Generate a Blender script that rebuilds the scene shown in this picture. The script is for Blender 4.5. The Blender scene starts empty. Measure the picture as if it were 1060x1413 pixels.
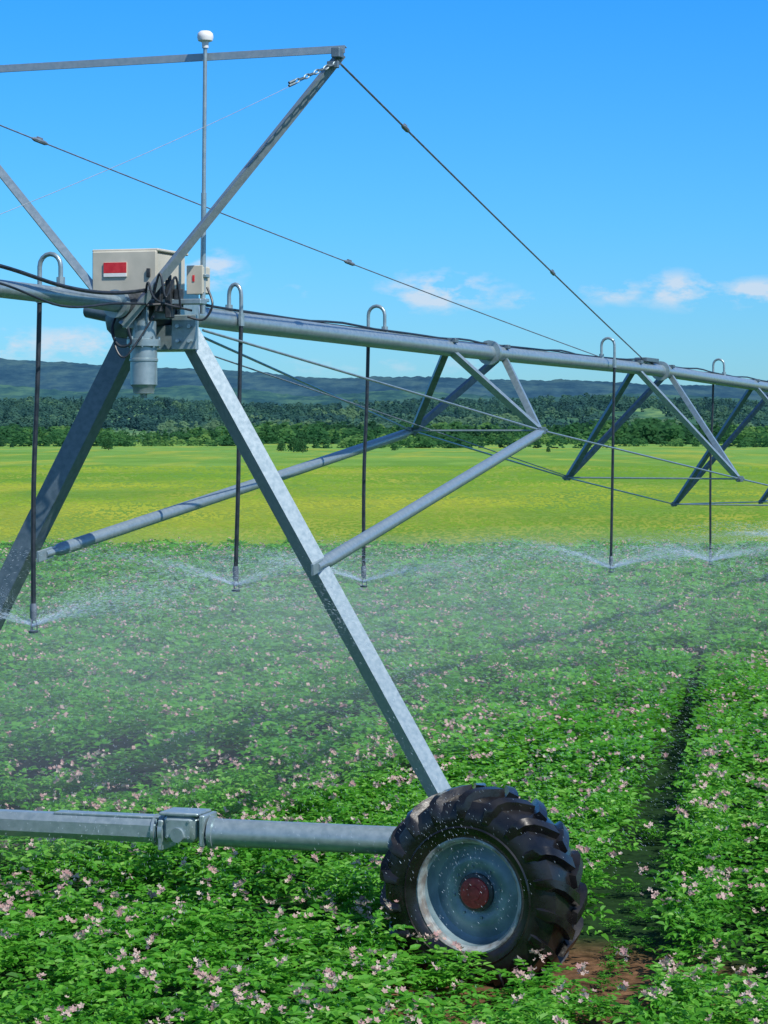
import bpy, math, random
import numpy as np
from mathutils import Vector, Matrix, noise as mn
random.seed(7); rng=np.random.default_rng(11)
scene=bpy.context.scene
COL=scene.collection
V=Vector
# ------------------------------------------------------------------ materials
def newmat(name):
    m=bpy.data.materials.new(name); m.use_nodes=True
    nt=m.node_tree; nt.nodes.clear()
    out=nt.nodes.new('ShaderNodeOutputMaterial')
    return m,nt,out
def N(nt,t,**k):
    n=nt.nodes.new(t)
    for a,b in k.items(): setattr(n,a,b)
    return n
def ramp(nt,stops,interp='LINEAR'):
    r=nt.nodes.new('ShaderNodeValToRGB'); cr=r.color_ramp; cr.interpolation=interp
    while len(cr.elements)<len(stops): cr.elements.new(0.5)
    for e,(p,c) in zip(cr.elements,stops):
        e.position=p; e.color=(c[0],c[1],c[2],1)
    return r
def mat_noise(name,c1,c2,scale=8,rough=0.5,metal=0.0,bump=0.0,rough2=None,detail=6,lo=.35,hi=.65,spec=.5,coat=0):
    m,nt,out=newmat(name)
    p=N(nt,'ShaderNodeBsdfPrincipled'); nt.links.new(p.outputs[0],out.inputs[0])
    tc=N(nt,'ShaderNodeNewGeometry')
    nz=N(nt,'ShaderNodeTexNoise'); nz.inputs['Scale'].default_value=scale; nz.inputs['Detail'].default_value=detail
    nt.links.new(tc.outputs['Position'],nz.inputs['Vector'])
    r=ramp(nt,[(lo,c1),(hi,c2)]); nt.links.new(nz.outputs['Fac'],r.inputs[0])
    nt.links.new(r.outputs[0],p.inputs['Base Color'])
    p.inputs['Metallic'].default_value=metal
    p.inputs['Specular IOR Level'].default_value=spec
    p.inputs['Coat Weight'].default_value=coat
    mr=N(nt,'ShaderNodeMapRange'); mr.inputs['To Min'].default_value=rough; mr.inputs['To Max'].default_value=rough2 if rough2 else rough+.15
    mr.inputs['From Min'].default_value=.3; mr.inputs['From Max'].default_value=.7
    nt.links.new(nz.outputs['Fac'],mr.inputs['Value']); nt.links.new(mr.outputs[0],p.inputs['Roughness'])
    if bump:
        b=N(nt,'ShaderNodeBump'); b.inputs['Strength'].default_value=bump; b.inputs['Distance'].default_value=.01
        n2=N(nt,'ShaderNodeTexNoise'); n2.inputs['Scale'].default_value=scale*5
        nt.links.new(tc.outputs['Position'],n2.inputs['Vector'])
        nt.links.new(n2.outputs['Fac'],b.inputs['Height']); nt.links.new(b.outputs[0],p.inputs['Normal'])
    return m
GALV=mat_noise('galvanised_steel',(.28,.37,.40),(.36,.45,.48),22,.34,.55,.05,.42)
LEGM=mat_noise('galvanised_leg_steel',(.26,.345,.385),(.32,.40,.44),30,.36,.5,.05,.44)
GALV_D=mat_noise('dark_and_shaded_steel',(.11,.165,.20),(.17,.23,.27),22,.42,.5,.06,.52)  # darker steel fittings; on the left leg it stands in for shade
CABLE=mat_noise('steel_cable',(.16,.20,.24),(.26,.31,.36),20,.45,.5)
BLACK=mat_noise('black_rubber_hose',(.012,.018,.026),(.03,.038,.05),20,.35)
TYREM=mat_noise('wet_tyre_rubber',(.005,.005,.006),(.016,.015,.015),7,.17,0,.1,.40,spec=.55)
RIMM=mat_noise('painted_rim',(.13,.21,.25),(.24,.34,.38),5,.3,.3,.15,.55,lo=.4,hi=.62)
RIML=mat_noise('rim_lip',(.18,.17,.16),(.36,.41,.42),9,.5,.1,.15,lo=.38,hi=.55)
RED=mat_noise('red_hub_paint',(.20,.02,.02),(.40,.045,.04),25,.45)
DARK=mat_noise('dark_metal',(.025,.03,.035),(.07,.08,.09),20,.4,.3)
NOZ=mat_noise('grey_nozzle_plastic',(.10,.13,.17),(.18,.22,.27),20,.4,.1)
BOXM=mat_noise('beige_cabinet_paint',(.48,.46,.38),(.58,.55,.46),6,.4,.05)
WHITE=mat_noise('white_plastic',(.72,.74,.74),(.82,.82,.82),15,.4)
REDP=mat_noise('red_label',(.55,.02,.03),(.65,.04,.05),30,.4)
TRUNK=mat_noise('bark',(.05,.04,.03),(.12,.09,.07),3,.8)

def tintmat(name,stops,rough=.5,trans=.25,spec=.4,val=1.5):
    m,nt,out=newmat(name)
    at=N(nt,'ShaderNodeAttribute'); at.attribute_name='tint'
    r=ramp(nt,stops); nt.links.new(at.outputs['Fac'],r.inputs[0])
    p=N(nt,'ShaderNodeBsdfPrincipled'); nt.links.new(r.outputs[0],p.inputs['Base Color'])
    p.inputs['Roughness'].default_value=rough; p.inputs['Specular IOR Level'].default_value=spec
    t=N(nt,'ShaderNodeBsdfTranslucent'); 
    mx=N(nt,'ShaderNodeMixShader'); mx.inputs[0].default_value=trans
    hs=N(nt,'ShaderNodeHueSaturation'); hs.inputs['Value'].default_value=val; hs.inputs['Hue'].default_value=.49
    nt.links.new(r.outputs[0],hs.inputs['Color']); nt.links.new(hs.outputs[0],t.inputs[0])
    nt.links.new(p.outputs[0],mx.inputs[1]); nt.links.new(t.outputs[0],mx.inputs[2]); nt.links.new(mx.outputs[0],out.inputs[0])
    return m
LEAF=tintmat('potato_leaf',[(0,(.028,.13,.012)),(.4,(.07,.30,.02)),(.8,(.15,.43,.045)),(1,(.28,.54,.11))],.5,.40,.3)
FLOWER=tintmat('potato_blossom',[(0,(.46,.27,.27)),(.5,(.58,.41,.37)),(1,(.72,.62,.54))],.6,.3,.3,1.1)
FOREST=tintmat('woodland_foliage',[(0,(.024,.075,.042)),(.35,(.038,.12,.052)),(.65,(.065,.175,.062)),(1,(.17,.30,.09))],.9,.45,.0)
FOREST_FAR=tintmat('hazy_woodland_foliage',[(0,(.034,.09,.098)),(.45,(.05,.125,.11)),(.75,(.075,.165,.12)),(1,(.13,.23,.13))],.9,.4,.0)  # bluish haze of distance put into the foliage colour
GRASS=tintmat('meadow_grass_blades',[(0,(.15,.30,.035)),(.5,(.24,.36,.04)),(1,(.38,.42,.055))],.8,.2,.05,1.2)

# ------------------------------------------------------------------ mesh helpers
WORLD={}
def mk(name,verts,faces,mat,parent=None,smooth=False,matidx=None,origin=None):
    vs=np.array([tuple(v) for v in verts],dtype=float)
    o=V(origin) if origin is not None else V(vs.mean(0))
    me=bpy.data.meshes.new(name)
    me.from_pydata([tuple(v) for v in (vs-np.array(o))],[],faces)
    mats=mat if isinstance(mat,(list,tuple)) else [mat]
    for m in mats: me.materials.append(m)
    if matidx is not None: me.polygons.foreach_set('material_index',matidx)
    if smooth is not False:
        me.polygons.foreach_set('use_smooth',[True]*len(me.polygons))
        if smooth!='all':
            try: me.set_sharp_from_angle(angle=math.radians(40))
            except Exception: pass
    me.validate(); me.update()
    ob=bpy.data.objects.new(name,me); COL.objects.link(ob)
    WORLD[ob.name]=o
    if parent:
        ob.parent=parent; ob.location=o-WORLD[parent.name]
    else: ob.location=o
    return ob
def quadmesh(name,verts,tint,mat,kind='stuff'):
    nv=len(verts); nq=nv//4
    me=bpy.data.meshes.new(name)
    me.vertices.add(nv); me.vertices.foreach_set('co',verts.astype(np.float32).ravel())
    me.loops.add(nq*4); me.loops.foreach_set('vertex_index',np.arange(nq*4,dtype=np.int32))
    me.polygons.add(nq); me.polygons.foreach_set('loop_start',np.arange(0,nq*4,4,dtype=np.int32))
    try: me.polygons.foreach_set('loop_total',np.full(nq,4,dtype=np.int32))
    except Exception: pass
    me.update(calc_edges=True)
    a=me.attributes.new('tint','FLOAT','POINT'); a.data.foreach_set('value',tint.astype(np.float32))
    me.materials.append(mat); me.validate()
    ob=bpy.data.objects.new(name,me); COL.objects.link(ob)
    if kind: ob['kind']=kind
    return ob
class G:
    def __init__(s): s.v=[];s.f=[];s.m=[]
    def add(s,v,f,mi=0):
        b=len(s.v); s.v+= [V(x) for x in v]; s.f+=[tuple(i+b for i in q) for q in f]; s.m+=[mi]*len(f)
        return s
def tube(pts,r,n=10,caps=True):
    pts=[V(p) for p in pts]; vs=[];fs=[]
    rs=r if isinstance(r,(list,tuple)) else [r]*len(pts)
    prev=None
    for i,p in enumerate(pts):
        t=(pts[min(i+1,len(pts)-1)]-pts[max(i-1,0)])
        if t.length<1e-9: t=prev_t
        t=t.normalized(); prev_t=t
        if prev is None:
            a=V((0,0,1)) if abs(t.z)<.9 else V((1,0,0))
            x=t.cross(a).normalized()
        else:
            x=(prev-t*prev.dot(t)).normalized()
        prev=x; y=t.cross(x)
        for k in range(n):
            an=2*math.pi*k/n; vs.append(p+(x*math.cos(an)+y*math.sin(an))*rs[i])
    for i in range(len(pts)-1):
        for k in range(n):
            a=i*n+k;b=i*n+(k+1)%n; fs.append((a,b,b+n,a+n))
    if caps:
        fs.append(tuple(range(n))[::-1]); fs.append(tuple((len(pts)-1)*n+k for k in range(n)))
    return vs,fs
def prism(p0,p1,prof,xdir):
    p0=V(p0);p1=V(p1);t=(p1-p0).normalized(); x=V(xdir); x=(x-t*x.dot(t)).normalized(); y=t.cross(x)
    vs=[p+x*a+y*b for p in (p0,p1) for a,b in prof]; n=len(prof)
    fs=[(k,(k+1)%n,n+(k+1)%n,n+k) for k in range(n)]
    return vs,fs+[tuple(range(n))[::-1],tuple(range(n,2*n))]
def angle_iron(p0,p1,s,t,xdir):
    r=[(0,0),(-s*.72,s*.72),(-s*.72-t,s*.72-t*.6),(-1.5*t,0),(-s*.72-t,-s*.72+t*.6),(-s*.72,-s*.72)]
    return prism(p0,p1,r,xdir)
def boxv(c,ax,ay,az,bev=0.01):
    c=V(c);ax=V(ax);ay=V(ay);az=V(az)
    vs=[];idx={}
    def P(sx,sy,sz,w):
        lx,ly,lz=ax.length,ay.length,az.length
        fx=1-(bev/lx if w!=0 else 0); fy=1-(bev/ly if w!=1 else 0); fz=1-(bev/lz if w!=2 else 0)
        key=(sx,sy,sz,w)
        if key not in idx:
            idx[key]=len(vs); vs.append(c+ax*sx*fx+ay*sy*fy+az*sz*fz)
        return idx[key]
    fs=[]
    for s in (-1,1):
        fs.append((P(s,-1,-1,0),P(s,1,-1,0),P(s,1,1,0),P(s,-1,1,0)))
        fs.append((P(-1,s,-1,1),P(1,s,-1,1),P(1,s,1,1),P(-1,s,1,1)))
        fs.append((P(-1,-1,s,2),P(1,-1,s,2),P(1,1,s,2),P(-1,1,s,2)))
    for a in (-1,1):
        for b in (-1,1):
            fs.append((P(-1,a,b,1),P(1,a,b,1),P(1,a,b,2),P(-1,a,b,2)))
            fs.append((P(a,-1,b,0),P(a,1,b,0),P(a,1,b,2),P(a,-1,b,2)))
            fs.append((P(a,b,-1,0),P(a,b,1,0),P(a,b,1,1),P(a,b,-1,1)))
            for d in (-1,1):
                fs.append((P(a,b,d,0),P(a,b,d,1),P(a,b,d,2)))
    return vs,list(dict.fromkeys(fs))
def revolve(c,axis,e1,e2,prof,n=48,closed=False):
    vs=[];fs=[];m=len(prof)
    for k in range(n):
        a=2*math.pi*k/n; d=e1*math.cos(a)+e2*math.sin(a)
        for w,r in prof: vs.append(V(c)+axis*w+d*r)
    for k in range(n):
        k2=(k+1)%n
        for j in range(m-1 if not closed else m):
            j2=(j+1)%m
            fs.append((k*m+j,k*m+j2,k2*m+j2,k2*m+j))
    return vs,fs
def catmull(pts,n=8):
    pts=[V(p) for p in pts]; out=[]
    P=[pts[0]]+pts+[pts[-1]]
    for i in range(1,len(P)-2):
        for k in range(n):
            t=k/n; a,b,c,d=P[i-1],P[i],P[i+1],P[i+2]
            out.append(.5*((2*b)+(c-a)*t+(2*a-5*b+4*c-d)*t*t+(3*b-a-3*c+d)*t**3))
    out.append(pts[-1]); return out

# ------------------------------------------------------------------ frame of the machine
C=V((-1.58,15.04,0)); u=V((.3795,.9252,0)); vp=V((.925,-.3795,0)); v=V((.969,-.247,0)); Zup=V((0,0,1))
def pz(s): return np.interp(s,[-12,-1,.8,3.7,6,13,19.6,26,39,52],[4.42,4.385,4.345,4.325,4.31,4.31,4.225,4.2,4.25,4.3])
def P(s,off=0,dz=0): return V((C.x+u.x*s+vp.x*off, C.y+u.y*s+vp.y*off, float(pz(s))+dz))

root=bpy.data.objects.new('irrigation_machine',None); COL.objects.link(root)
root.location=(C.x,C.y,0); WORLD[root.name]=V((C.x,C.y,0))
root['label']='galvanised centre-pivot irrigation machine on wheeled tower spraying potato field'
root['category']='irrigation machine'

# pipe
g=G()
g.add(*tube([P(s) for s in np.linspace(.35,51,60)],.076,16))
for s in np.arange(.45,50,6.45):
    g.add(*tube([P(s-.025),P(s+.025)],.122,20))
    g.add(*tube([P(s+.03),P(s+.05)],.115,20))
mk('water_pipe',g.v,g.f,GALV,root,True)
g=G()
g.add(*tube([P(s) for s in np.linspace(-9,-.35,16)],.056,16))
for s in (-.55,-6.6): g.add(*tube([P(s-.025),P(s+.025)],.095,20))
mk('water_pipe',g.v,g.f,GALV,root,True)
g=G(); pts=[P(s) for s in np.linspace(-.5,.4,19)]
g.add(*tube(pts,[.08+.013*(i%2)+.025*math.sin(i/18*math.pi) for i in range(19)],20))
mk('flexible_coupling',g.v,g.f,DARK,root,True)
g=G(); cc=P(-.25,-.1,-.07); e1=V((1,0,0));e2=V((0,1,0))
g.add(*revolve(cc,Zup,e1,e2,[(-.14,.02),(-.13,.08),(-.08,.125),(0,.14),(.08,.12),(.13,.07),(.14,.02)],20))
g.add(*tube([cc+vp*.02-u*.05,cc-vp*.28-u*.02+Zup*.06],.055,14))
mk('pipe_elbow',g.v,g.f,GALV_D,root,True)

g=G(); pts=[]
for i,s in enumerate(np.linspace(.5,50,160)):
    pts.append(P(s,.03*math.sin(s*1.7),.083+.022*max(0,math.sin(s*2.1+1))**2))
g.add(*tube(pts,.010,8))
pts=[P(s,-.04+.02*math.sin(s*2.3),.08+.012*max(0,math.sin(s*1.6))) for s in np.linspace(.5,50,160)]
g.add(*tube(pts,.007,6))
mk('power_cable',g.v,g.f,BLACK,root,True)
def cab(pts,r=.012,n=6,mat=BLACK,name='power_cable'):
    a,b=tube(catmull(pts,8),r,8); return mk(name,a,b,mat,root,True)
cab([P(-9,.05,.1),P(-5,.07,.1),P(-3,.08,.1),P(-2.2,.08,.13),P(-1.4,.1,.05),P(-.8,.1,.05),P(-.3,.15,.12),P(0,.1,.2)],.013)
cab([P(-9,.08,.02),P(-4,.1,-.02),P(-2.4,.12,.03),P(-1.5,.14,-.08),P(-.8,.14,-.02),P(-.2,.15,.02)],.008)

# tower legs
Rb=V((.546,14.5,.77)); Lb=V((-3.47,15.52,.77))
Rt=V((-1.40,14.88,4.28)); Lt=V((-1.70,15.1,4.22))
a,b=angle_iron(Rt,Rb,.115,.012,V((-.1,-.99,0))); mk('tower_leg',a,b,LEGM,root)
a,b=angle_iron(Lt,Lb,.14,.012,V((.45,-.85,0))); mk('tower_leg',a,b,GALV_D,root)  # shadow-side leg: its shade is put into the colour
g=G()
g.add(*boxv(P(.12,.0,-.19),v*.17,u*.10,Zup*.09,.01))
g.add(*boxv(V((-1.36,14.86,4.2)),v*.09,u*.02,Zup*.12,.006))
g.add(*boxv(P(.25,.12,.02),v*.015,u*.14,Zup*.13,.004))
g.add(*boxv(P(-.2,.12,.02),v*.10,u*.015,Zup*.10,.004))
for k in range(4): g.add(*tube([V((-1.41+.04*(k%2)*2,14.85,4.14+.1*(k//2))),V((-1.41+.04*(k%2)*2,14.80,4.14+.1*(k//2)))],.014,6))
mk('tower_head_bracket',g.v,g.f,GALV,root)
cx=V((-1.63,14.75,0))
g=G()
g.add(*revolve(cx,Zup,e1,e2,[(4.27,.001),(4.27,.085),(4.15,.085),(4.145,.115),(4.10,.115),(4.095,.092),(4.02,.092),(4.015,.098),(4.0,.098),(3.995,.092),(3.84,.092),(3.82,.075),(3.78,.07),(3.775,.025),(3.75,.022),(3.75,.001)],28))
for k in range(8):
    an=k*math.pi/4; p=cx+e1*.103*math.cos(an)+e2*.103*math.sin(an)
    g.add(*tube([p+Zup*4.09,p+Zup*4.165],.01,6))
mk('collector_cylinder',g.v,g.f,GALV,root,True)
cab([(-1.80,14.7,4.33),(-1.83,14.62,4.2),(-1.78,14.6,4.1),(-1.70,14.6,4.12),(-1.72,14.6,4.26),(-1.62,14.62,4.36),(-1.5,14.65,4.38)],.009)
cab([(-1.83,14.66,4.25),(-1.80,14.6,4.08),(-1.74,14.58,4.02),(-1.66,14.6,4.12),(-1.55,14.65,4.3)],.007)
cab([(-1.55,14.6,4.42),(-1.5,14.55,4.58),(-1.46,14.55,4.42),(-1.40,14.6,4.56),(-1.37,14.65,4.36)],.008)
cab([(-1.6,14.6,4.42),(-1.58,14.56,4.52),(-1.52,14.56,4.4),(-1.3,14.7,4.34)],.008)
cab([(-1.2,14.75,4.5),(-1.16,14.7,4.38),(-1.22,14.7,4.28),(-1.33,14.7,4.3)],.008)

# control cabinet
bc=V((-1.68,15.02,4.60))
g=G()
g.add(*boxv(bc,v*.225,u*.21,Zup*.145,.015))
g.add(*boxv(bc-u*.225,v*.233,u*.013,Zup*.152,.008))
g.add(*boxv(bc+Zup*.157,v*.24,u*.225,Zup*.01,.006))
g.add(*boxv(bc+v*.12-Zup*.18,v*.02,u*.1,Zup*.03,.004)); g.add(*boxv(bc-v*.14-Zup*.18,v*.02,u*.1,Zup*.03,.004))
cabi=mk('control_cabinet',g.v,g.f,BOXM,root)
a,b=boxv(bc-u*.242+v*-.06+Zup*.025,v*.085,u*.003,Zup*.050,.002); mk('label_plate',a,b,BOXM,cabi)
a,b=boxv(bc-u*.2475+v*-.06+Zup*.038,v*.083,u*.0015,Zup*.036,.001); mk('warning_panel',a,b,REDP,cabi)
a,b=boxv(bc-u*.2475+v*-.06-Zup*.012,v*.083,u*.0015,Zup*.012,.001); mk('warning_strip',a,b,WHITE,cabi)
a,b=boxv(bc-u*.245+v*.18,v*.012,u*.008,Zup*.03,.003); mk('latch',a,b,DARK,cabi)
b2=V((-1.27,14.93,4.56))
g=G(); g.add(*boxv(b2,v*.055,u*.06,Zup*.095,.01)); g.add(*boxv(b2-u*.064,v*.058,u*.006,Zup*.099,.004))
sb=mk('junction_box',g.v,g.f,BOXM,root)
a,b=boxv(b2-u*.073-v*.005+Zup*.01,v*.008,u*.0015,Zup*.022,.001); mk('warning_panel',a,b,REDP,sb)
g=G()
for dx,h in ((0,.09),(.07,.13),(.13,.07)):
    g.add(*boxv(V((-1.52+dx,14.72,4.42)),v*.022,u*.03,Zup*h,.006))
    g.add(*tube([V((-1.52+dx,14.70,4.42+h)),V((-1.52+dx,14.70,4.45+h))],.014,8))
mk('switch_gear',g.v,g.f,DARK,root)
g=G()
g.add(*boxv(V((-1.43,14.75,4.40)),v*.22,u*.05,Zup*.018,.005))
g.add(*boxv(V((-1.68,14.7,4.33)),v*.09,u*.015,Zup*.11,.005))
mk('cabinet_shelf',g.v,g.f,GALV,root)

# antenna mast
g=G()
mb=V((-1.243,14.9,4.33)); mt=V((-1.225,14.9,6.17))
g.add(*tube([mb,mb.lerp(mt,.45)],.019,10)); g.add(*tube([mb.lerp(mt,.45),mt],.0145,10))
for t in (.05,.14): g.add(*boxv(mb.lerp(mt,t),v*.035,u*.03,Zup*.012,.004))
mast=mk('antenna_mast',g.v,g.f,GALV,root,True)
a,b=revolve(V((mt.x,mt.y,0)),Zup,e1,e2,[(6.15,.001),(6.15,.022),(6.19,.024),(6.20,.05),(6.225,.056),(6.25,.052),(6.265,.035),(6.27,.001)],20)
mk('antenna_receiver',a,b,WHITE,mast,True)

# A-frame above tower
RA=V((-.294,14.71,6.09)); LA=V((-3.32,15.48,6.07))
a,b=angle_iron(V((-1.76,14.56,4.24)),RA,.052,.008,V((-.3,-.95,0))); mk('upper_strut',a,b,LEGM,root)
a,b=angle_iron(V((-1.88,14.80,4.34)),LA,.052,.008,V((-.9,-.5,.3))); mk('upper_strut',a,b,LEGM,root)
a,b=prism(LA+V((-.1,.02,0)),RA+V((.03,0,.02)),[(.005,.026),(.005,-.026),(-.05,-.026),(-.05,-.02),(-.006,-.02),(-.006,.026)],V((-.2,-1,.1)));mk('upper_crossbar',a,b,LEGM,root)
g=G(); g.add(*boxv(RA+V((-.02,-.02,-.01)),v*.03,u*.04,Zup*.035,.006)); g.add(*boxv(RA+V((-.05,-.03,-.09)),v*.04,u*.012,Zup*.024,.004))
mk('apex_plate',g.v,g.f,GALV_D,root)
def stay(p0,p1,r=.009,sag=.05,knobs=(),name='stay_cable'):
    p0=V(p0);p1=V(p1); pts=[]
    for i in range(25):
        t=i/24; pts.append(p0.lerp(p1,t)-Zup*sag*4*t*(1-t))
    g=G(); g.add(*tube(pts,r,6))
    for t in knobs:
        q=p0.lerp(p1,t)-Zup*sag*4*t*(1-t); d=(p1-p0).normalized()*.09
        g.add(*tube([q-d,q-d*.6,q+d*.6,q+d],[.008,.018,.018,.008],8)); 
        g.add(*boxv(q+Zup*.02,d*.35,vp*.008,Zup*.01,.003))
    return mk(name,g.v,g.f,CABLE,root,True)
stay(RA-Zup*.08,P(12.6,0,.1),.008,.02,(.13,.56))
stay(LA-Zup*.13,P(10.6,0,.09),.0055,.03,(.12,.52))
stay(RA-Zup*.06,P(-3.2,0,.08),.002,.05)
stay(LA-Zup*.1,P(-3.6,0,.08),.002,.05)
g=G(); d=(P(-3.2,0,.08)-RA).normalized(); q=RA-Zup*.06
for i in range(9):
    c0=q+d*(.05+i*.05)
    axx=vp if i%2 else Zup
    pts=[c0+d*(.030*math.cos(t))+axx*(.014*math.sin(t)) for t in np.linspace(0,2*math.pi,10)]
    g.add(*tube(pts,.005,5))
for k in (0,1):
    g.add(*tube([q+d*.47+Zup*(.02*k-.01),q+d*.53+Zup*(.02*k-.01)],.010,6))
mk('stay_chain',g.v,g.f,GALV_D,root,True)
a,b=boxv(P(12.7,0,.11),u*.28,vp*.08,Zup*.025,.005); mk('cable_anchor',a,b,GALV_D,root)

# trusses
nodes=[(6.51,.672,3.54),(12.95,1.112,2.96),(19.4,1.42,2.43),(25.85,1.5,2.28),(32.3,1.42,2.43),(38.75,1.11,2.96),(45.2,.67,3.54)]
prevA=P(.6,-.06,-.1);prevB=P(.6,.06,-.1)
for s,w,z in nodes:
    A=P(s,-w);A.z=z;B=P(s,w);B.z=z
    for (nd,sg) in ((A,-1),(B,1)):
        for ds in (-.75,.75):
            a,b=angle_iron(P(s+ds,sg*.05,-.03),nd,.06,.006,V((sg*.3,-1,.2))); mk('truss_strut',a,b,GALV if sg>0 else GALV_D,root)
    a,b=tube([A,B],.012,6); mk('truss_crosstie',a,b,GALV,root,True)
    for p,q in ((prevA,A),(prevB,B)):
        a,b=tube([p,q],.010,7); mk('truss_rod',a,b,GALV,root,True)
    for nd in (A,B):
        g=G(); g.add(*boxv(nd,u*.07,vp*.02,Zup*.035,.005)); g.add(*tube([nd-u*.13,nd+u*.13],.020,8)); mk('truss_joint',g.v,g.f,GALV_D,root)
    for ds in (-.75,.75):
        a,b=boxv(P(s+ds,0,.07),u*.04,vp*.085,Zup*.02,.005); mk('strut_clamp',a,b,GALV_D,root)
    prevA,prevB=A,B
for p,q in ((prevA,P(51,-.06,-.1)),(prevB,P(51,.06,-.1))):
    a,b=tube([p,q],.010,7); mk('truss_rod',a,b,GALV,root,True)
stay(V((-1.40,15.05,4.12)),P(12.95,-1.112).xy.to_3d()+Zup*2.98,.006,.0,name='truss_rod')
A1=P(6.51,-.672);A1.z=3.53;B1=P(6.51,.672);B1.z=3.53
def brace(p,q,r):
    p=V(p);q=V(q); g=G(); d=(q-p).normalized()
    g.add(*tube([p,p+d*.12,p+d*.2,q-d*.2,q-d*.1,q],[r*.55,r*.6,r,r,r*.6,r*.5],12)); g.add(*boxv(p,d*.1,vp*.01,Zup*.04,.004))
    mk('tower_brace',g.v,g.f,LEGM,root,True)
brace((-.45,14.62,2.61),B1,.047); brace((-2.38,15.27,2.66),A1,.047)

# base beam
g=G(); bd=(Lb-Rb).normalized()
def BP(x):
    t=(x-Rb.x)/(Lb.x-Rb.x); return Rb.lerp(Lb,t)
g.add(*tube([BP(.30),BP(-1.18)],.095,24))
for x in (.28,-1.16): g.add(*tube([BP(x),BP(x-.03)],.112,24))
mk('base_beam',g.v,g.f,GALV,root,True)
g=G()
s=.085;ch=.045
prof=[(-s,-s+ch),(-s+ch,-s),(s-ch,-s),(s,-s+ch),(s,s-ch),(s-ch,s),(-s+ch,s),(-s,s-ch)]
g.add(*prism(BP(-1.55),BP(-3.4),prof,Zup))
g.add(*boxv(BP(-1.9)+Zup*.09,bd*.4,u*.05,Zup*.008,.004))
g.add(*tube([BP(-1.5),BP(-1.53)],.112,24)); g.add(*tube([BP(-1.56),BP(-1.58)],.108,24))
mk('base_beam',g.v,g.f,GALV,root,True)
g=G()
g.add(*boxv(BP(-1.37)+Zup*.03,bd*.12,u*.11,Zup*.095,.035))
g.add(*boxv(BP(-1.37)+Zup*.13,bd*.14,u*.11,Zup*.012,.008))
g.add(*boxv(BP(-1.21)+Zup*.02,bd*.018,u*.105,Zup*.108,.008))
g.add(*boxv(BP(-1.50)-Zup*.02,bd*.018,u*.105,Zup*.105,.008))
g.add(*tube([BP(-1.37)-u*.09-Zup*.01,BP(-1.37)-u*.13-Zup*.01],.05,18))
for k in (-1,1):
    for j in (-1,1): g.add(*tube([BP(-1.37+k*.075)-u*.11+Zup*(.03+j*.055),BP(-1.37+k*.075)-u*.12+Zup*(.03+j*.055)],.010,6))
mk('drive_gearbox',g.v,g.f,GALV,root,True)

# wheels
ax=V((.47,.883,0)).normalized(); h1=V((ax.y,-ax.x,0))
def wheel(c):
    c=V(c)
    g=G(); k_=.93
    def sc(pr): return [(w,r*k_) for w,r in pr]
    g.add(*revolve(c,ax,h1,Zup,sc([(-.185,.41),(-.205,.405),(-.210,.39),(-.20,.375),(-.172,.368),(-.165,.355)]),56),1)
    g.add(*revolve(c,ax,h1,Zup,sc([(-.165,.355),(-.10,.348),(-.06,.335),(-.045,.32),(-.05,.295),(-.075,.25),(-.085,.21),(-.07,.17),(-.06,.14),(-.085,.13),(-.10,.1),(-.10,.001)]),56),0)
    g.add(*revolve(c,ax,h1,Zup,sc([(.19,.40),(.198,.385),(.16,.365),(.0,.34),(-.04,.335),(-.04,.001)]),56),0)
    for k in range(8):
        an=k*math.pi/4+.2; p=c+(h1*math.cos(an)+Zup*math.sin(an))*.165-ax*.068
        g.add(*tube([p,p-ax*.018],.009,6),0)
    w=mk('wheel',g.v,g.f,[RIMM,RIML,DARK],root,True,g.m,origin=c)
    g=G()
    prof=[(-.165,.35),(-.21,.375),(-.232,.42),(-.24,.48),(-.23,.55),(-.195,.605),(-.10,.63),(0,.635),(.10,.63),(.195,.605),(.23,.55),(.24,.48),(.232,.42),(.21,.375),(.165,.35)]
    g.add(*revolve(c,ax,h1,Zup,prof,72))
    g.add(*revolve(c,ax,h1,Zup,[(-.232,.435),(-.243,.44),(-.236,.45)],72))
    nl=18
    for side in (-1,1):
        for k in range(nl):
            th0=2*math.pi*(k+(.5 if side>0 else 0))/nl
            secs=[(-.012,0,.68,.61),(.05,.05,.68,.61),(.11,.11,.677,.60),(.175,.175,.665,.585),(.224,.22,.635,.56),(.25,.245,.58,.52),(.245,.25,.50,.47)]
            vs=[];fs=[]
            for i,(w_,dt,ro,ri) in enumerate(secs):
                hw=.042-.002*i
                for (rr,e) in ((ri,-1.35),(ro,-.8),(ro,.8),(ri,1.35)):
                    th=th0+dt+e*hw/.63
                    wi=w_ if rr==ro else min(w_,.232)
                    vs.append(c+ax*(side*wi)+(h1*math.cos(th)+Zup*math.sin(th))*rr)
            for i in range(len(secs)-1):
                for j in range(3): fs.append((i*4+j,i*4+j+1,i*4+j+5,i*4+j+4))
            fs.append((0,1,2,3)); L=(len(secs)-1)*4; fs.append((L+3,L+2,L+1,L))
            g.add(vs,fs)
    mk('tyre',g.v,g.f,TYREM,w,True)
    g=G()
    g.add(*revolve(c,ax,h1,Zup,[(-.07,.125),(-.100,.122),(-.106,.11),(-.106,.001)],32),1)
    g.add(*revolve(c,ax,h1,Zup,[(-.100,.100),(-.122,.098),(-.128,.088),(-.128,.05),(-.138,.045),(-.140,.001)],28),0)
    mk('hub_cap',g.v,g.f,[RED,DARK],w,True,g.m)
    g=G(); g.add(*tube([c+ax*-.05,c+ax*.42],.06,14)); g.add(*boxv(c+ax*.42+Zup*.1,h1*.16,ax*.11,Zup*.2,.03))
    mk('wheel_gearbox',g.v,g.f,GALV_D,root,True)
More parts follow.
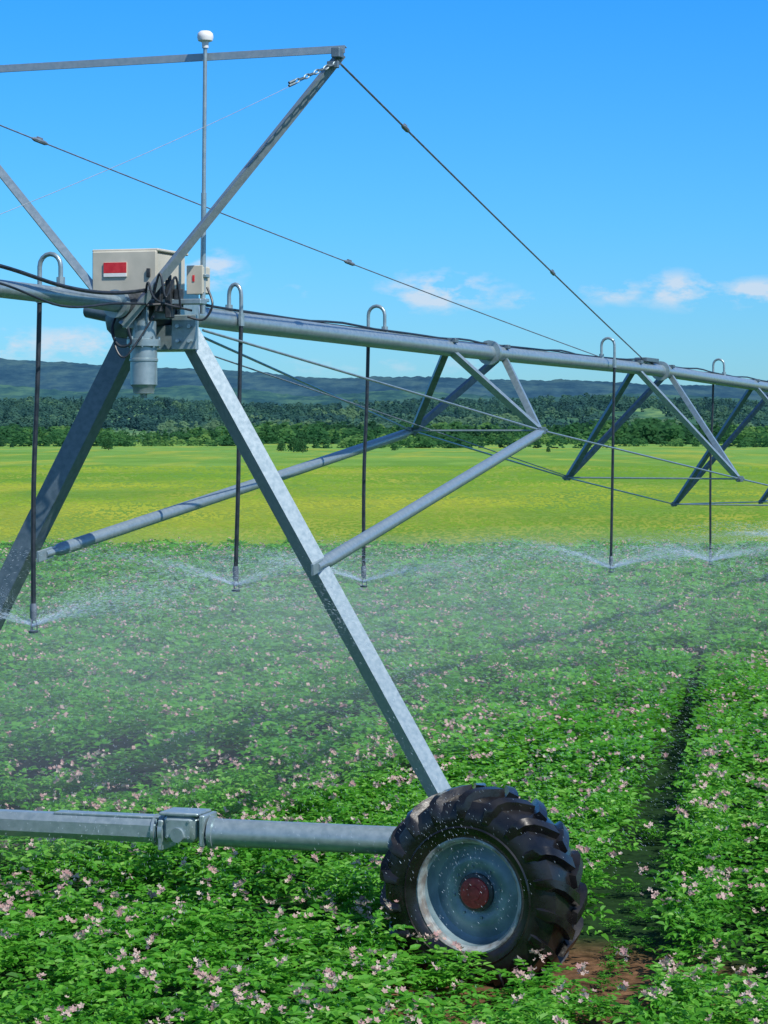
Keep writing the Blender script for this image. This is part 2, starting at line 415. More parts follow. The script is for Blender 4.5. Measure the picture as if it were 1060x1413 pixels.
W0=V((.635,14.07,.555)); wheel(W0); wheel(V((-3.62,15.2,.56)))

# drops
drops=[(-6.0,-1,2.32),(-4.2,1,2.32),(-1.27,-1,2.28),(1.14,1,2.39),(4.18,-1,2.22),(10.75,1,1.97),(16.75,-1,1.72),(21.5,1,1.75),(26.5,-1,1.8),(32,1,1.85),(37.5,-1,1.9),(43,1,1.9)]
noz=[]
for s,sd,z in drops:
    o=(.155 if s!=1.14 else .10)*sd
    top=.27 if s<2 else .30
    q=P(s,o)
    pts=[P(s,0,.05),P(s,0,top-.09)]
    for t in np.linspace(0,math.pi,9): pts.append(P(s,0,top-.08)+vp*(o*.5*(1-math.cos(t)))+Zup*(.08*math.sin(t)))
    pts+= [P(s,o,top-.12),P(s,o,.04),P(s,o,-.03)]
    bot=V((q.x-.04,q.y,z))
    hp=catmull([P(s,o,0),P(s,o,-.5)+V((-.012,0,0)),P(s,o,-1.2)+V((-.03+.008*sd,0,0)),bot+Zup*.12],6)
    a,b=tube(hp,.016,8); hose=mk('drop_hose',a,b,BLACK,root,True)
    g=G();g.add(*tube(pts,.0155,10)); g.add(*tube([P(s,0,.05),P(s,0,.12)],.028,8)); g.add(*tube([P(s,o,.05),P(s,o,-.04)],.024,8)); mk('gooseneck',g.v,g.f,GALV,hose,True)
    g=G(); g.add(*tube([bot+Zup*.14,bot+Zup*.12,bot+Zup*.05,bot+Zup*.03],[.018,.022,.022,.013],12))
    for k in range(3):
        an=k*2.094; d=V((math.cos(an),math.sin(an),0))*.024
        g.add(*tube([bot+d*.6+Zup*.04,bot+d,bot+d-Zup*.04],.004,5))
    g.add(*revolve(V((bot.x,bot.y,0)),Zup,e1,e2,[(bot.z-.05,.001),(bot.z-.05,.028),(bot.z-.035,.034),(bot.z-.03,.001)],14))
    mk('sprinkler_head',g.v,g.f,NOZ,hose,True)
    noz.append(bot)

# ------------------------------------------------------------------ water spray
m,nt,out=newmat('water_droplets')
d1=N(nt,'ShaderNodeBsdfDiffuse'); d1.inputs[0].default_value=(.68,.80,.93,1)
d2=N(nt,'ShaderNodeBsdfTranslucent'); d2.inputs[0].default_value=(.68,.80,.93,1)
mx=N(nt,'ShaderNodeMixShader'); mx.inputs[0].default_value=.5; nt.links.new(d1.outputs[0],mx.inputs[1]); nt.links.new(d2.outputs[0],mx.inputs[2]); nt.links.new(mx.outputs[0],out.inputs[0])
WATER=m
def spray(bot):
    nst=64; per=460
    n=nst*per
    idx=np.repeat(np.arange(nst),per)
    th=(rng.uniform(0,2*math.pi,nst))[idx]+rng.normal(0,.035,n)
    sp=(rng.uniform(4.6,6.8,nst))[idx]; vz=(rng.uniform(1.5,2.5,nst))[idx]+rng.normal(0,.06,n)
    T=(vz+np.sqrt(vz**2+2*9.8*(bot.z-.3)))/9.8
    t=T*rng.uniform(0,1,n)**1.15*.9
    r=sp*t*(1-.18*t); z=bot.z+vz*t-4.9*t*t
    pos=np.stack([bot.x+r*np.cos(th),bot.y+r*np.sin(th),z],1)+rng.normal(0,1,(n,3))*(.004+.07*t[:,None])
    vel=np.stack([sp*np.cos(th),sp*np.sin(th),vz-9.8*t],1); vel/=np.linalg.norm(vel,axis=1)[:,None]
    k=max(1,min(1.5,bot.y/18))
    L=rng.uniform(.006,.015,n)*(1.2-.6*t/T)*k; W=rng.uniform(.0005,.0010,n)*k
    side=np.cross(vel,rng.normal(0,1,(n,3))); side/=np.linalg.norm(side,axis=1)[:,None]
    q=np.stack([pos-vel*L[:,None],pos+side*W[:,None],pos+vel*L[:,None],pos-side*W[:,None]],1).reshape(-1,3)
    ob=quadmesh('water_spray',q,np.zeros(len(q)),WATER)
    ob['label']='fine white water spray falling from a sprinkler head'; ob['category']='water spray'; ob['group']='sprinkler sprays along the pipe'
    return ob
for b_ in noz[2:8]: spray(b_)
def mistmat(name,dens):
    m,nt,out=newmat(name)
    vs=N(nt,'ShaderNodeVolumeScatter'); vs.inputs['Color'].default_value=(.80,.93,1,1); vs.inputs['Density'].default_value=dens; vs.inputs['Anisotropy'].default_value=.0
    nt.links.new(vs.outputs[0],out.inputs['Volume']); return m
MIST=mistmat('water_mist_volume',.0125)
def ell(c,rx,rz,dirv,name='water_mist'):
    n=16;mm=8; vs=[];fs=[]
    ea=V(dirv); eb=V((-dirv.y,dirv.x,0))
    vs.append(V(c)-Zup*rz)
    for j in range(1,mm):
        ph=-math.pi/2+math.pi*j/mm
        for k in range(n):
            a=2*math.pi*k/n
            vs.append(V(c)+ea*rx*1.1*math.cos(ph)*math.cos(a)+eb*rx*.85*math.cos(ph)*math.sin(a)+Zup*rz*math.sin(ph))
    vs.append(V(c)+Zup*rz)
    for k in range(n): fs.append((0,1+(k+1)%n,1+k))
    for j in range(mm-2):
        for k in range(n):
            a=1+j*n+k;b=1+j*n+(k+1)%n; fs.append((a,b,b+n,a+n))
    L=1+(mm-2)*n
    for k in range(n): fs.append((L+k,L+(k+1)%n,len(vs)-1))
    ob=mk(name,vs,fs,MIST); ob['kind']='stuff'; ob['label']='thin drifting haze of sprinkler water over the crop'; ob['category']='mist'; ob['group']='haze around the sprinklers'
    return ob
for i,(b_,rx,rz) in enumerate([(noz[2],3.6,1.2),(noz[3],4.4,1.25),(noz[4],5.2,1.25),(noz[5],5.6,1.05),(noz[6],6.2,1.0)]):
    c=V((b_.x,b_.y,0))-vp*1.6+V((-.6,2.0,0)); c.z=rz*.95+.15
    ell(c,rx,rz,u)

# ------------------------------------------------------------------ ground
m,nt,out=newmat('ground_material')
p=N(nt,'ShaderNodeBsdfPrincipled'); p.inputs['Roughness'].default_value=.9; p.inputs['Specular IOR Level'].default_value=.1
nt.links.new(p.outputs[0],out.inputs[0])
geo=N(nt,'ShaderNodeNewGeometry'); sep=N(nt,'ShaderNodeSeparateXYZ'); nt.links.new(geo.outputs['Position'],sep.inputs[0])
def noise(scale,detail=5,vec=None,dist=0):
    n=N(nt,'ShaderNodeTexNoise'); n.inputs['Scale'].default_value=scale; n.inputs['Detail'].default_value=detail; n.inputs['Distortion'].default_value=dist
    nt.links.new(vec if vec else geo.outputs['Position'],n.inputs['Vector']); return n
def math_(op,a,b=None,c=None):
    n=N(nt,'ShaderNodeMath',operation=op)
    for i,x in enumerate((a,b,c)):
        if x is None: continue
        if isinstance(x,(int,float)): n.inputs[i].default_value=x
        else: nt.links.new(x,n.inputs[i])
    return n.outputs[0]
def mix(f,a,b,mode='MIX'):
    n=N(nt,'ShaderNodeMix',data_type='RGBA',blend_type=mode)
    if isinstance(f,(int,float)): n.inputs[0].default_value=f
    else: nt.links.new(f,n.inputs[0])
    for i,x in ((6,a),(7,b)):
        if isinstance(x,tuple): n.inputs[i].default_value=(*x,1)
        else: nt.links.new(x,n.inputs[i])
    return n.outputs[2]
def maprange(val,a,b,c=0,d=1):
    n=N(nt,'ShaderNodeMapRange'); nt.links.new(val,n.inputs[0])
    for i,x in enumerate((a,b,c,d)): n.inputs[i+1].default_value=x
    return n.outputs[0]
def mapping(sc,rot):
    mp=N(nt,'ShaderNodeMapping'); mp.inputs['Scale'].default_value=sc; mp.inputs['Rotation'].default_value=(0,0,rot); nt.links.new(geo.outputs['Position'],mp.inputs[0]); return mp.outputs[0]
big=noise(.022,4,mapping((.8,.8,1),.4),1.5)
patch=noise(.045,7,mapping((1,.35,1),.5),1.2)
streak=noise(.10,8,mapping((.9,.16,1),-.55),.8)
grain=noise(.5,7,mapping((1.0,.22,1),.2),.3)
fine=noise(2.2,8)
lg=math_('LOGARITHM',math_('MAXIMUM',sep.outputs['Y'],1.0),10.0)
lgd=math_('ADD',lg,math_('MULTIPLY',math_('SUBTRACT',big.outputs['Fac'],.5),.9))
t=maprange(lgd,1.75,2.75)
bands=ramp(nt,[(0,(.18,.29,.03)),(.12,(.27,.33,.035)),(.27,(.30,.34,.035)),(.38,(.15,.28,.035)),(.48,(.27,.35,.04)),(.60,(.12,.27,.035)),(.74,(.20,.35,.055)),(.87,(.14,.31,.06)),(1,(.19,.36,.08))])
nt.links.new(t,bands.inputs[0])
mc=mix(maprange(patch.outputs['Fac'],.46,.60,0,.75),bands.outputs[0],(.11,.25,.03))
mc=mix(maprange(streak.outputs['Fac'],.50,.64,0,.65),mc,(.40,.40,.045))
mc=mix(maprange(grain.outputs['Fac'],.42,.66,0,.45),mc,(.11,.22,.03))
mc=mix(maprange(fine.outputs['Fac'],.35,.7,0,.25),mc,(.12,.22,.03))
wv=N(nt,'ShaderNodeVectorMath',operation='DISTANCE'); nt.links.new(geo.outputs['Position'],wv.inputs[0]); wv.inputs[1].default_value=(1.0,13.5,0)
soiln=noise(9,8)
sr=ramp(nt,[(.3,(.045,.025,.012)),(.7,(.20,.11,.06))]); nt.links.new(soiln.outputs['Fac'],sr.inputs[0])
und=ramp(nt,[(.3,(.006,.022,.006)),(.7,(.018,.05,.014))]); nt.links.new(soiln.outputs['Fac'],und.inputs[0])  # near-black green under the plants, shade between them put into the colour
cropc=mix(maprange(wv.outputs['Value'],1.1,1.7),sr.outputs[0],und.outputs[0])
edge=maprange(math_('ADD',sep.outputs['Y'],math_('MULTIPLY',fine.outputs['Fac'],1.0)),60.9,61.6)
nt.links.new(mix(edge,cropc,mc),p.inputs['Base Color'])
bp=N(nt,'ShaderNodeBump'); bp.inputs['Strength'].default_value=.8; bp.inputs['Distance'].default_value=.06; nt.links.new(soiln.outputs['Fac'],bp.inputs['Height']); nt.links.new(bp.outputs[0],p.inputs['Normal'])
GROUND=m
S=9000
gr=mk('ground',[(-S,-200,0),(S,-200,0),(S,S,0),(-S,S,0)],[(0,1,2,3)],GROUND,origin=(0,0,0)); gr['kind']='structure'

# meadow grass tufts
n=30000
yy_=60.8*(4.0)**(rng.uniform(0,1,n)); xx_=rng.uniform(-.2,.2,n)*yy_
cl=np.array([mn.noise(V((float(a)*.12+float(b)*.02,float(b)*.05,0))) for a,b in zip(xx_,yy_)])
cl2=np.array([mn.noise(V((float(a)*.03-float(b)*.012,float(b)*.02,7))) for a,b in zip(xx_,yy_)])
hh=np.clip(rng.uniform(.02,.05,n)*(1+.8*cl)*np.sqrt(yy_/80),.01,.12); ww=rng.uniform(.03,.10,n)*(yy_/80)
an=rng.uniform(-.5,.5,n); dx_=np.cos(an)*ww; dy_=np.sin(an)*ww; lean=rng.normal(0,.04,(n,2)); back=.16+hh
z0=np.full(n,.006)
q=np.stack([np.stack([xx_-dx_,yy_-dy_,z0],1),np.stack([xx_+dx_,yy_+dy_,z0],1),np.stack([xx_+dx_*.4+lean[:,0],yy_+dy_+lean[:,1]+back,hh],1),np.stack([xx_-dx_*.7+lean[:,0],yy_-dy_+lean[:,1]+back,hh*.8],1)],1).reshape(-1,3)
far_=np.clip((np.log10(yy_)-1.85)/.6,0,1)
tt=np.clip(.5+.35*cl+.9*cl2-.4*far_+rng.normal(0,.06,n),0,1)
mg=quadmesh('meadow_grass',q,np.repeat(tt,4),GRASS); mg['label']='yellow-green rough meadow grass beyond the crop'; mg['category']='grass'

# ------------------------------------------------------------------ potato crop
def leaflets(base,dr,L,Wd,n_up):
    dr=dr.normalized(); side=dr.cross(n_up).normalized(); nn=side.cross(dr).normalized()
    b=base; tip=base+dr*L-nn*L*.22
    r1=base+dr*L*.3+side*Wd*.5+nn*L*.10; r2=base+dr*L*.68+side*Wd*.38+nn*L*.04
    l1=base+dr*L*.3-side*Wd*.5+nn*L*.10; l2=base+dr*L*.68-side*Wd*.38+nn*L*.04
    return [b,r1,r2,tip, b,tip,l2,l1]
def plant_near(H=.45):
    vs=[];ti=[]
    for i in range(42):
        az=random.uniform(0,2*math.pi); hz=random.uniform(.4,1.0)
        R=random.uniform(.08,.38)*(1.15-.45*hz); d=V((math.cos(az),math.sin(az),0))
        st=d*R*.35*random.random()+Zup*(H*hz*.65); end=d*R+Zup*H*hz*random.uniform(.85,1.1)
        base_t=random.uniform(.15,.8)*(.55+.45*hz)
        Ls=random.uniform(.75,1.3)
        for t,sg in ((.4,1),(.4,-1),(.68,1),(.68,-1),(.92,1),(.92,-1),(1.0,0)):
            pt=st.lerp(end,t)-Zup*(.05*t*t*t); ang=az+sg*random.uniform(.8,1.3)
            dd=V((math.cos(ang),math.sin(ang),random.uniform(-.3,.65)))
            up=V((random.uniform(-.6,.6),random.uniform(-.7,.5),1))
            l=(.058 if sg==0 else .048)*Ls*random.uniform(.8,1.2)
            q=leaflets(pt,dd,l,l*.55,up); vs+=q
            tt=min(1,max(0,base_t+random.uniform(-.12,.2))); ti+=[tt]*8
    return np.array([tuple(x) for x in vs]),np.array(ti)
def plant_far(H=.45,n=64,sz=.12):
    vs=[];ti=[]
    for i in range(n):
        az=random.uniform(0,2*math.pi); hz=random.uniform(.5,1.1); R=math.sqrt(random.random())*.40*(1.2-.5*hz)
        p_=V((math.cos(az)*R,math.sin(az)*R,H*hz)); ang=az+random.uniform(-1,1)
        d=V((math.cos(ang),math.sin(ang),random.uniform(-.3,.6))).normalized(); up=V((random.uniform(-.6,.6),random.uniform(-.9,.2),1)); s_=d.cross(up).normalized()
        L=sz*random.uniform(.7,1.3)
        q=[p_-d*L*.5,p_+s_*L*.32,p_+d*L*.5,p_-s_*L*.32]; vs+=q
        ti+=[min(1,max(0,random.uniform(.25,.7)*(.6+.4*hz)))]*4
    return np.array([tuple(x) for x in vs]),np.array(ti)
def blossom_near():
    vs=[];ti=[]
    for i in range(random.randint(4,8)):
        c_=V((random.gauss(0,.024),random.gauss(0,.024),random.gauss(0,.016)))
        nrm=V((random.gauss(0,.7),random.gauss(-.3,.7),.8)).normalized(); x=nrm.cross(V((1,.2,.1))).normalized(); y=nrm.cross(x)
        tt=random.random(); r_=random.uniform(.012,.019)
        for k in range(5):
            a=k*2*math.pi/5
            def D(an,rr,h): return c_+(x*math.cos(an)+y*math.sin(an))*rr+nrm*h
            vs+=[c_,D(a-.55,r_*.75,.003),D(a,r_*1.15,.007),D(a+.55,r_*.75,.003)]; ti+=[tt]*4
    return np.array([tuple(x) for x in vs]),np.array(ti)
def blossom_far():
    vs=[];ti=[]
    for i in range(6):
        c_=V((random.gauss(0,.035),random.gauss(0,.035),random.gauss(0,.015))); L=random.uniform(.015,.028)
        x=V((random.gauss(0,1),random.gauss(0,1),random.gauss(0,.5))).normalized(); y=x.cross(V((random.gauss(0,.4),-.7,.8))).normalized()
        vs+=[c_-x*L,c_+y*L,c_+x*L,c_-y*L]; ti+=[random.random()*.8]*4
    return np.array([tuple(x) for x in vs]),np.array(ti)
PN=[plant_near() for _ in range(10)]; PM=[plant_far(n=160,sz=.075) for _ in range(8)]; PF=[plant_far(n=95,sz=.10) for _ in range(8)]; PFF=[plant_far(n=44,sz=.145) for _ in range(6)]
BN=[blossom_near() for _ in range(10)]; BF=[blossom_far() for _ in range(8)]
rd=np.array([.174,.985]); qd=np.array([.985,-.174])
def smooth(a,b,x):
    t_=min(1,max(0,(x-a)/(b-a))); return t_*t_*(3-2*t_)
LV=[];LT=[];FV=[];FT=[]
def place(tpl,x,y,z,rot,sx,sz,LVs,LTs,dt=0):
    vv,tt=tpl; c_,s_=math.cos(rot),math.sin(rot)
    o=np.empty_like(vv); o[:,0]=(vv[:,0]*c_-vv[:,1]*s_)*sx+x; o[:,1]=(vv[:,0]*s_+vv[:,1]*c_)*sx+y; o[:,2]=vv[:,2]*sz+z
    LVs.append(o); LTs.append(np.clip(tt+dt,0,1))
wh=np.array([W0.x,W0.y]); 
low_band=[(-7,13.5),(-3.31,18.6),(-.78,23.2),(.35,26.0),(2.6,29.5),(5.1,33.2),(9,39)]  # bands where the plants stand fewer and lower
low_band2=[(-3.6,20.6),(-2.4,22.6),(-1.5,24.6)]
def dist_poly(x,y,pl):
    best=9
    for (ax_,ay_),(bx_,by_) in zip(pl[:-1],pl[1:]):
        dx,dy=bx_-ax_,by_-ay_; t_=max(0,min(1,((x-ax_)*dx+(y-ay_)*dy)/(dx*dx+dy*dy)))
        best=min(best,math.hypot(x-ax_-dx*t_,y-ay_-dy*t_))
    return best
cnt=0
for side in (-1,1):
    for k in range(60):
        for j in range(0,215):
            rc=10.0+.26*j
            gap=.475-.09*smooth(18,36,rc)+.05*mn.noise(V((rc*.8,side*3.0,0)))
            if rc<13.2: gap=.38
            qc=-.94+side*(gap+.56*k)
            x=qc*qd[0]+rc*rd[0]+random.gauss(0,.09 if k else .05); y=qc*qd[1]+rc*rd[1]+random.gauss(0,.07)
            if y<11.0 or y>60.8+random.uniform(-.2,.4): continue
            if abs(x)>.177*y+2.0: continue
            H=1.0+.25*mn.noise(V((x*.7,y*.5,0)))+random.gauss(0,.09)
            H*=1-.10*(k%2)
            dx=np.array([x,y])-wh
            al=dx@np.array([h1.x,h1.y]); ac=dx@np.array([ax.x,ax.y])
            if abs(ac)<.31 and abs(al)<.54: continue
            if abs(ac)<.25 and .54<al<.95: continue
            if abs(ac)<.35 and al>=.72: H*=.6
            if abs(ac)<.3 and al<=-.54: H*=.7
            d_=math.hypot((x-.34),(y-12.9)*.6)
            if d_<.18: continue
            front=smooth(.05,1.15,math.hypot((x-.60)*1.0,(y-13.0)*.75))
            H*=.52+.48*front
            dtk=min(dist_poly(x,y,low_band),dist_poly(x,y,low_band2)+.05)
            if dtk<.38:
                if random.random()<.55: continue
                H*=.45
            rot=random.uniform(0,6.28); dt=.05+.15*mn.noise(V((x*.5,y*.35,3)))+random.gauss(0,.05)
            if y<21: tp=random.choice(PN)
            elif y<30: tp=random.choice(PM)
            elif y<43: tp=random.choice(PF)
            else: tp=random.choice(PFF)
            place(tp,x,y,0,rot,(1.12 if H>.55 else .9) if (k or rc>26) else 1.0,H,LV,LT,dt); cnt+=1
            fl=.5+.5*mn.noise(V((x*.3,y*.3,8)))
            nb=np.random.poisson(1.75*(.6+.9*fl)) if H>.5 else (1 if random.random()<.4 else 0)
            for _ in range(nb):
                bx,by=x+random.gauss(0,.16),y+random.gauss(0,.16); bz=.45*H*random.uniform(.94,1.16)
                if y<22: place(random.choice(BN),bx,by,bz,random.uniform(0,6.28),1.1,1.1,FV,FT)
                else: place(random.choice(BF),bx,by,bz,random.uniform(0,6.28),1.0,1,FV,FT)
for _ in range(14):
    rc=random.uniform(13.6,20); x=-.94*qd[0]+rc*rd[0]+random.gauss(0,.1); y=-.94*qd[1]+rc*rd[1]
    place(random.choice(PN),x,y,0,random.uniform(0,6.28),.4,random.uniform(.2,.4),LV,LT,-.15)
for (x,y,h) in ((.95,13.1,.4),(.72,13.2,.32),(1.25,12.95,.42),(.12,13.75,.55),(-.02,14.0,.7),(1.1,12.8,.5),(.6,12.6,.4),(1.3,12.7,.55)):
    place(random.choice(PN),x,y,0,random.uniform(0,6.28),.65,h,LV,LT,0)
print('plants',cnt)
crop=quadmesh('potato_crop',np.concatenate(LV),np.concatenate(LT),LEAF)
crop['label']='dense green potato plants covering the field'; crop['category']='crop'
bl=quadmesh('potato_blossoms',np.concatenate(FV),np.concatenate(FT),FLOWER)
bl['label']='pale pink potato flowers dotted over the crop'; bl['category']='flowers'

# ------------------------------------------------------------------ hills & woods
def hillmesh(name,x0,x1,y0,y1,nx,ny,fn,mat):
    vs=[];fs=[]
    for j in range(ny+1):
        for i in range(nx+1):
            x=x0+(x1-x0)*i/nx; y=y0+(y1-y0)*j/ny; vs.append((x,y,fn(x,y)))
    for j in range(ny):
        for i in range(nx):
            a=j*(nx+1)+i; fs.append((a,a+1,a+nx+2,a+nx+1))
    ob=mk(name,vs,fs,mat,smooth='all',origin=(0,0,0)); ob['kind']='structure'; return ob
def hillmat(name,c1,c2,c3,sc):
    m,nt_,out=newmat(name); 
    p=N(nt_,'ShaderNodeBsdfPrincipled'); p.inputs['Roughness'].default_value=1; p.inputs['Specular IOR Level'].default_value=0
    ge=N(nt_,'ShaderNodeNewGeometry'); mpp=N(nt_,'ShaderNodeMapping'); mpp.inputs['Scale'].default_value=(1,.25,4); nt_.links.new(ge.outputs['Position'],mpp.inputs[0])
    a=N(nt_,'ShaderNodeTexNoise'); a.inputs['Scale'].default_value=sc; a.inputs['Detail'].default_value=12; a.inputs['Roughness'].default_value=.75; nt_.links.new(mpp.outputs[0],a.inputs['Vector'])
    r=ramp(nt_,[(.40,c1),(.5,c2),(.60,c3)]); nt_.links.new(a.outputs['Fac'],r.inputs[0]); nt_.links.new(r.outputs[0],p.inputs['Base Color']); nt_.links.new(p.outputs[0],out.inputs[0]); return m
HM1=hillmat('distant_forest_ridge',(.022,.066,.112),(.034,.088,.13),(.055,.12,.145),.01)  # ridge colours tinted bluish to carry the distance haze
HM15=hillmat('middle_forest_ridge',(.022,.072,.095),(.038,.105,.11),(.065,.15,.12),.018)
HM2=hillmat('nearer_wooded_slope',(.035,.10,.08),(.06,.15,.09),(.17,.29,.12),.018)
def ridge(x,y):
    px=530+3000*x/6000
    top=np.interp(px,[-400,0,150,300,450,600,750,900,1060,1500],[495,496,504,511,517,520,525,530,536,542])
    Z=(600-top)*2.0
    f=smooth(4200,6000,y)
    return Z*f+12*mn.noise(V((x*.003,y*.0025,0)))*f*1.2+ (5*mn.noise(V((x*.06,y*.02,2)))+4*mn.noise(V((x*.017,y*.02,5))))*f - (1-f)*5
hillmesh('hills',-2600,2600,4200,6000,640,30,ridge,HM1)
def ridge2(x,y):
    px=530+3000*x/4000
    top=np.interp(px,[-400,0,120,260,420,560,700,860,1060,1500],[528,528,540,530,545,537,549,541,551,549])
    f=smooth(2700,4000,y)
    return (600-top)*4/3*f+8*mn.noise(V((x*.005,y*.004,3)))*f+(4*mn.noise(V((x*.08,y*.03,2)))+3*mn.noise(V((x*.025,y*.02,5))))*f-(1-f)*5
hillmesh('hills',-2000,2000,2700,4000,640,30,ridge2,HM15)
def slope(x,y):
    px=530+3000*x/2600
    top=np.interp(px,[-400,0,200,400,600,800,1060,1500],[564,560,554,566,559,553,563,560])
    return (600-top)*2600/3000*smooth(1050,2600,y)+1.8*mn.noise(V((x*.02,y*.01,0)))+1.5*mn.noise(V((x*.09,y*.03,0)))*smooth(1150,2600,y)-1.0
hillmesh('hills',-1400,1400,1080,2600,420,30,slope,HM2)

def treecrown(kind,H,n=None,k=1.0):
    vs=[];ti=[]
    n=n or 56
    for i in range(n):
        if kind=='con':
            hz=random.random()**1.3; R=.20*H*(1-hz)*random.uniform(.5,1.1)+.01*H; z=H*(.03+.97*hz); L=H*random.uniform(.06,.12)*(1.15-hz*.6)*k
        else:
            z=H*random.random()**.8; f_=z/H; R=.42*H*math.sqrt(max(0,1-f_**2.6))*random.uniform(.5,1.08); L=H*random.uniform(.07,.13)*k
        a=random.uniform(0,6.28); c_=V((R*math.cos(a),R*math.sin(a),z))
        x=V((random.gauss(0,1),random.gauss(0,.5),random.gauss(0,.7))).normalized(); y=x.cross(V((random.gauss(0,.6),-1,random.gauss(.5,.5)))).normalized()
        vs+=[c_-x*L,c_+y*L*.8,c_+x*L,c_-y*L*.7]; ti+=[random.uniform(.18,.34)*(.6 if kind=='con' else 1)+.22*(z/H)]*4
    return np.array([tuple(x) for x in vs]),np.array(ti)
TC=[treecrown('con',1) for _ in range(6)]+[treecrown('dec',1) for _ in range(6)]
FVv=[];FTt=[];GVv=[];GTt=[]
def addtree(x,y,z,H,dt=0,far=False,wide=1):
    o=(GVv,GTt) if far else (FVv,FTt)
    place(random.choice(TC),x,y,z,random.uniform(-.7,.7),H*wide,H,o[0],o[1],dt)
for i in range(2800):
    y=random.uniform(820,1250); x=random.uniform(-.24,.24)*y; px=530+3000*x/y
    n_=mn.noise(V((x*.014,y*.006,1)))
    if n_<-.12: continue
    addtree(x,y,0,random.uniform(3,7)+6*n_,.10+.9*mn.noise(V((x*.03,y*.012,6)))+random.gauss(0,.05),wide=1.6)
for i in range(1400):
    y=random.uniform(560,800); x=random.uniform(-.24,.24)*y; px=530+3000*x/y
    n_=mn.noise(V((x*.010,y*.022,4)))
    if n_<.08 or (360<px<540 and y>590): continue
    addtree(x,y,0,random.uniform(.8,2.0)+4*n_,.15+.8*mn.noise(V((x*.04,y*.02,2))),wide=2.0)
for i in range(5200):
    y=random.uniform(1200,2590); x=random.uniform(-.24,.24)*y
    n_=mn.noise(V((x*.008,y*.004,9)))
    if n_<-.16: continue
    addtree(x,y,slope(x,y),random.uniform(5,11),.15+1.0*mn.noise(V((x*.014,y*.005,2)))+random.gauss(0,.05)-.15*smooth(1300,2500,y),True,wide=1.5)
fo=quadmesh('woodland',np.concatenate(FVv),np.concatenate(FTt),FOREST); fo['label']='mixed green woodland beyond the meadow'; fo['category']='woodland'
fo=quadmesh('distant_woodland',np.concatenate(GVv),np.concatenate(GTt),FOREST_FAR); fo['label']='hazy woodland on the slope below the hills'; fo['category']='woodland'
def tree(x,y,H,kind,label):
    r_=bpy.data.objects.new('tree',None); COL.objects.link(r_); r_.location=(x,y,0); WORLD[r_.name]=V((x,y,0))
    r_['label']=label; r_['category']='tree'; r_['group']='lone trees dotted over the meadow'
    g=G(); g.add(*tube([(x,y,0),(x+.05*H*.3,y,H*.35),(x,y,H*.8)],[.035*H,.025*H,.008*H],8))
    for k in range(5):
        a=k*1.3; g.add(*tube([(x,y,H*(.3+.09*k)),(x+.22*H*math.cos(a),y+.22*H*math.sin(a),H*(.42+.09*k))],[.012*H,.004*H],5))
    mk('trunk',g.v,g.f,TRUNK,r_,True)
    vv=[];tt=[]
    for q in range(3):
        a_,b_=treecrown(kind,H*.9,260,.55); vv.append(a_*[1.05,1.05,.95]+[random.gauss(0,.14)*H,0,0.08*H]); tt.append(b_+.05)
    vv=np.concatenate(vv); c=quadmesh('crown',vv,np.concatenate(tt),FOREST,None); c.parent=r_
for px,py,hp,kd in ((405,624,22,'dec'),(418,625,17,'dec'),(388,623,13,'dec'),(757,624,7,'dec'),(330,624,14,'con'),(150,621,18,'dec'),(545,622,8,'dec')):
    D=10500/(py-600); tree((px-530)*D/3000,D,hp*D/3000,kd,'small dark green conifer alone in meadow' if kd=='con' else 'small rounded broadleaf tree alone in green meadow')

# ------------------------------------------------------------------ sky
w=bpy.data.worlds.new('World'); scene.world=w; w.use_nodes=True
nt=w.node_tree; nt.nodes.clear()
out=N(nt,'ShaderNodeOutputWorld'); bg=N(nt,'ShaderNodeBackground'); nt.links.new(bg.outputs[0],out.inputs[0])
sky=N(nt,'ShaderNodeTexSky'); sky.sky_type='NISHITA'; sky.sun_disc=False; sky.sun_elevation=math.radians(50); sky.sun_rotation=math.radians(135)
sky.dust_density=.3; sky.ozone_density=2.5; sky.air_density=1.0
tc=N(nt,'ShaderNodeTexCoord'); sep=N(nt,'ShaderNodeSeparateXYZ'); nt.links.new(tc.outputs['Generated'],sep.inputs[0])
yy=math_('MAXIMUM',sep.outputs['Y'],.05)
A_=math_('DIVIDE',sep.outputs['X'],yy); E_=math_('DIVIDE',sep.outputs['Z'],yy)
tr=ramp(nt,[(0,(.25,.46,.68)),(.12,(.165,.49,.80)),(.25,(.10,.50,.97)),(1,(.40,.55,.72))])
nt.links.new(maprange(E_,0,.8),tr.inputs[0])
skyc=mix(1.0,sky.outputs[0],tr.outputs[0],'MULTIPLY')
skyc=mix(1.0,skyc,(2.0,2.0,2.0),'MULTIPLY')
cn=N(nt,'ShaderNodeCombineXYZ'); nt.links.new(A_,cn.inputs[0]); nt.links.new(math_('MULTIPLY',E_,2.2),cn.inputs[1])
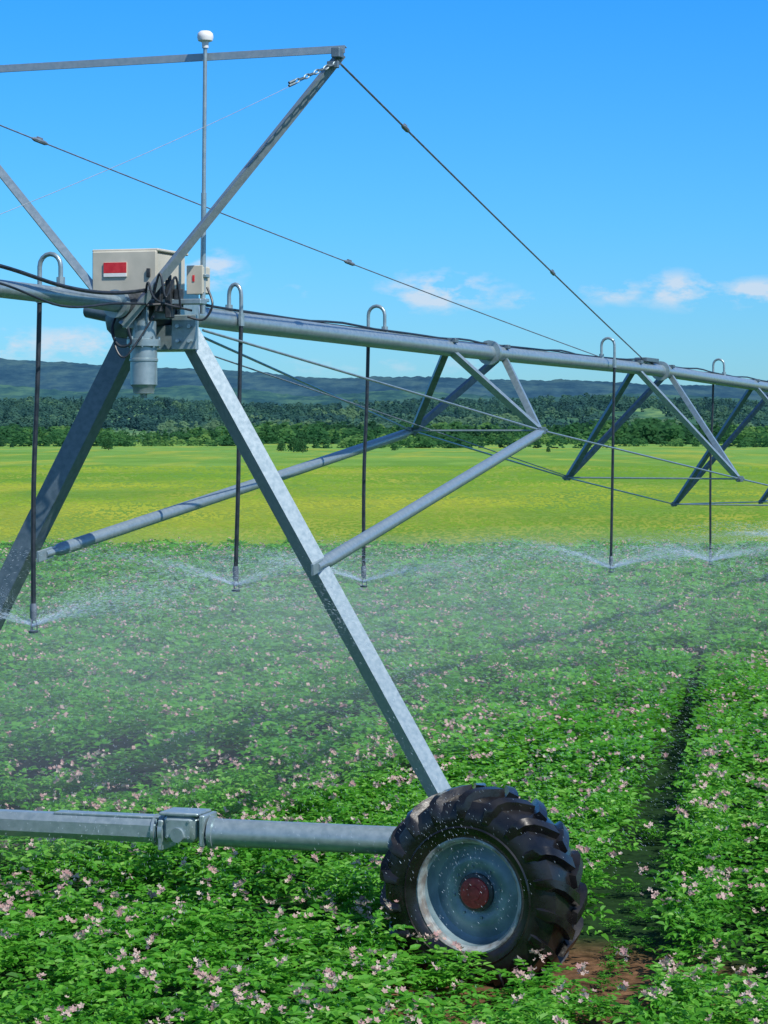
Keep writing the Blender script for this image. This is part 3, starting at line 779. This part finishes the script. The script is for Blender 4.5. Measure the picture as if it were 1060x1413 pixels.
nz=N(nt,'ShaderNodeTexNoise'); nz.inputs['Scale'].default_value=42; nz.inputs['Detail'].default_value=7; nz.inputs['Roughness'].default_value=.6; nt.links.new(cn.outputs[0],nz.inputs['Vector'])
acc=None
for px,py,rx,ry,st in ((610,402,75,26,1),(710,414,38,13,.55),(850,402,50,18,.7),(940,400,62,24,.85),(1045,404,60,18,.95),(1180,400,80,22,1),(105,478,95,24,.9),(5,478,50,26,.8),(-120,470,80,25,1),(290,372,45,26,.8),(410,402,28,12,.35),(560,505,260,16,.3)):
    dx=math_('DIVIDE',math_('SUBTRACT',A_,(px-530)/3000),rx/3000); dy=math_('DIVIDE',math_('SUBTRACT',E_,(600-py)/3000),ry/3000)
    r2=math_('ADD',math_('MULTIPLY',dx,dx),math_('MULTIPLY',dy,dy))
    g_=math_('MULTIPLY',math_('POWER',2.718,math_('MULTIPLY',r2,-1.0)),st)
    acc=g_ if acc is None else math_('MAXIMUM',acc,g_)
dens=math_('MULTIPLY',acc,maprange(nz.outputs['Fac'],.38,.62,0.0,1.35))
dens=maprange(dens,.14,.8,0,.8)
skyc=mix(dens,skyc,(6.6,7.5,8.7))
nt.links.new(skyc,bg.inputs[0]); bg.inputs[1].default_value=.1

sd=V((.70,-.70,0))*math.cos(math.radians(50))+Zup*math.sin(math.radians(50))
sl=bpy.data.lights.new('sun','SUN'); sl.energy=5.0; sl.angle=math.radians(.5); sl.color=(1,.95,.86)
so=bpy.data.objects.new('sun',sl); COL.objects.link(so); so.rotation_euler=(-sd).to_track_quat('-Z','Y').to_euler(); so.location=(10,-10,30)

# ------------------------------------------------------------------ camera
cam=bpy.data.cameras.new('camera'); co=bpy.data.objects.new('camera',cam); COL.objects.link(co)
cam.sensor_fit='VERTICAL'; cam.sensor_height=36; cam.lens=3000/1413*36; cam.shift_y=-106.5/1413; cam.clip_end=20000; cam.clip_start=.1
co.location=(0,0,3.5); co.rotation_euler=(math.radians(90),0,0); scene.camera=co
scene.view_settings.view_transform='Standard'; scene.view_settings.look='None'; scene.view_settings.exposure=0
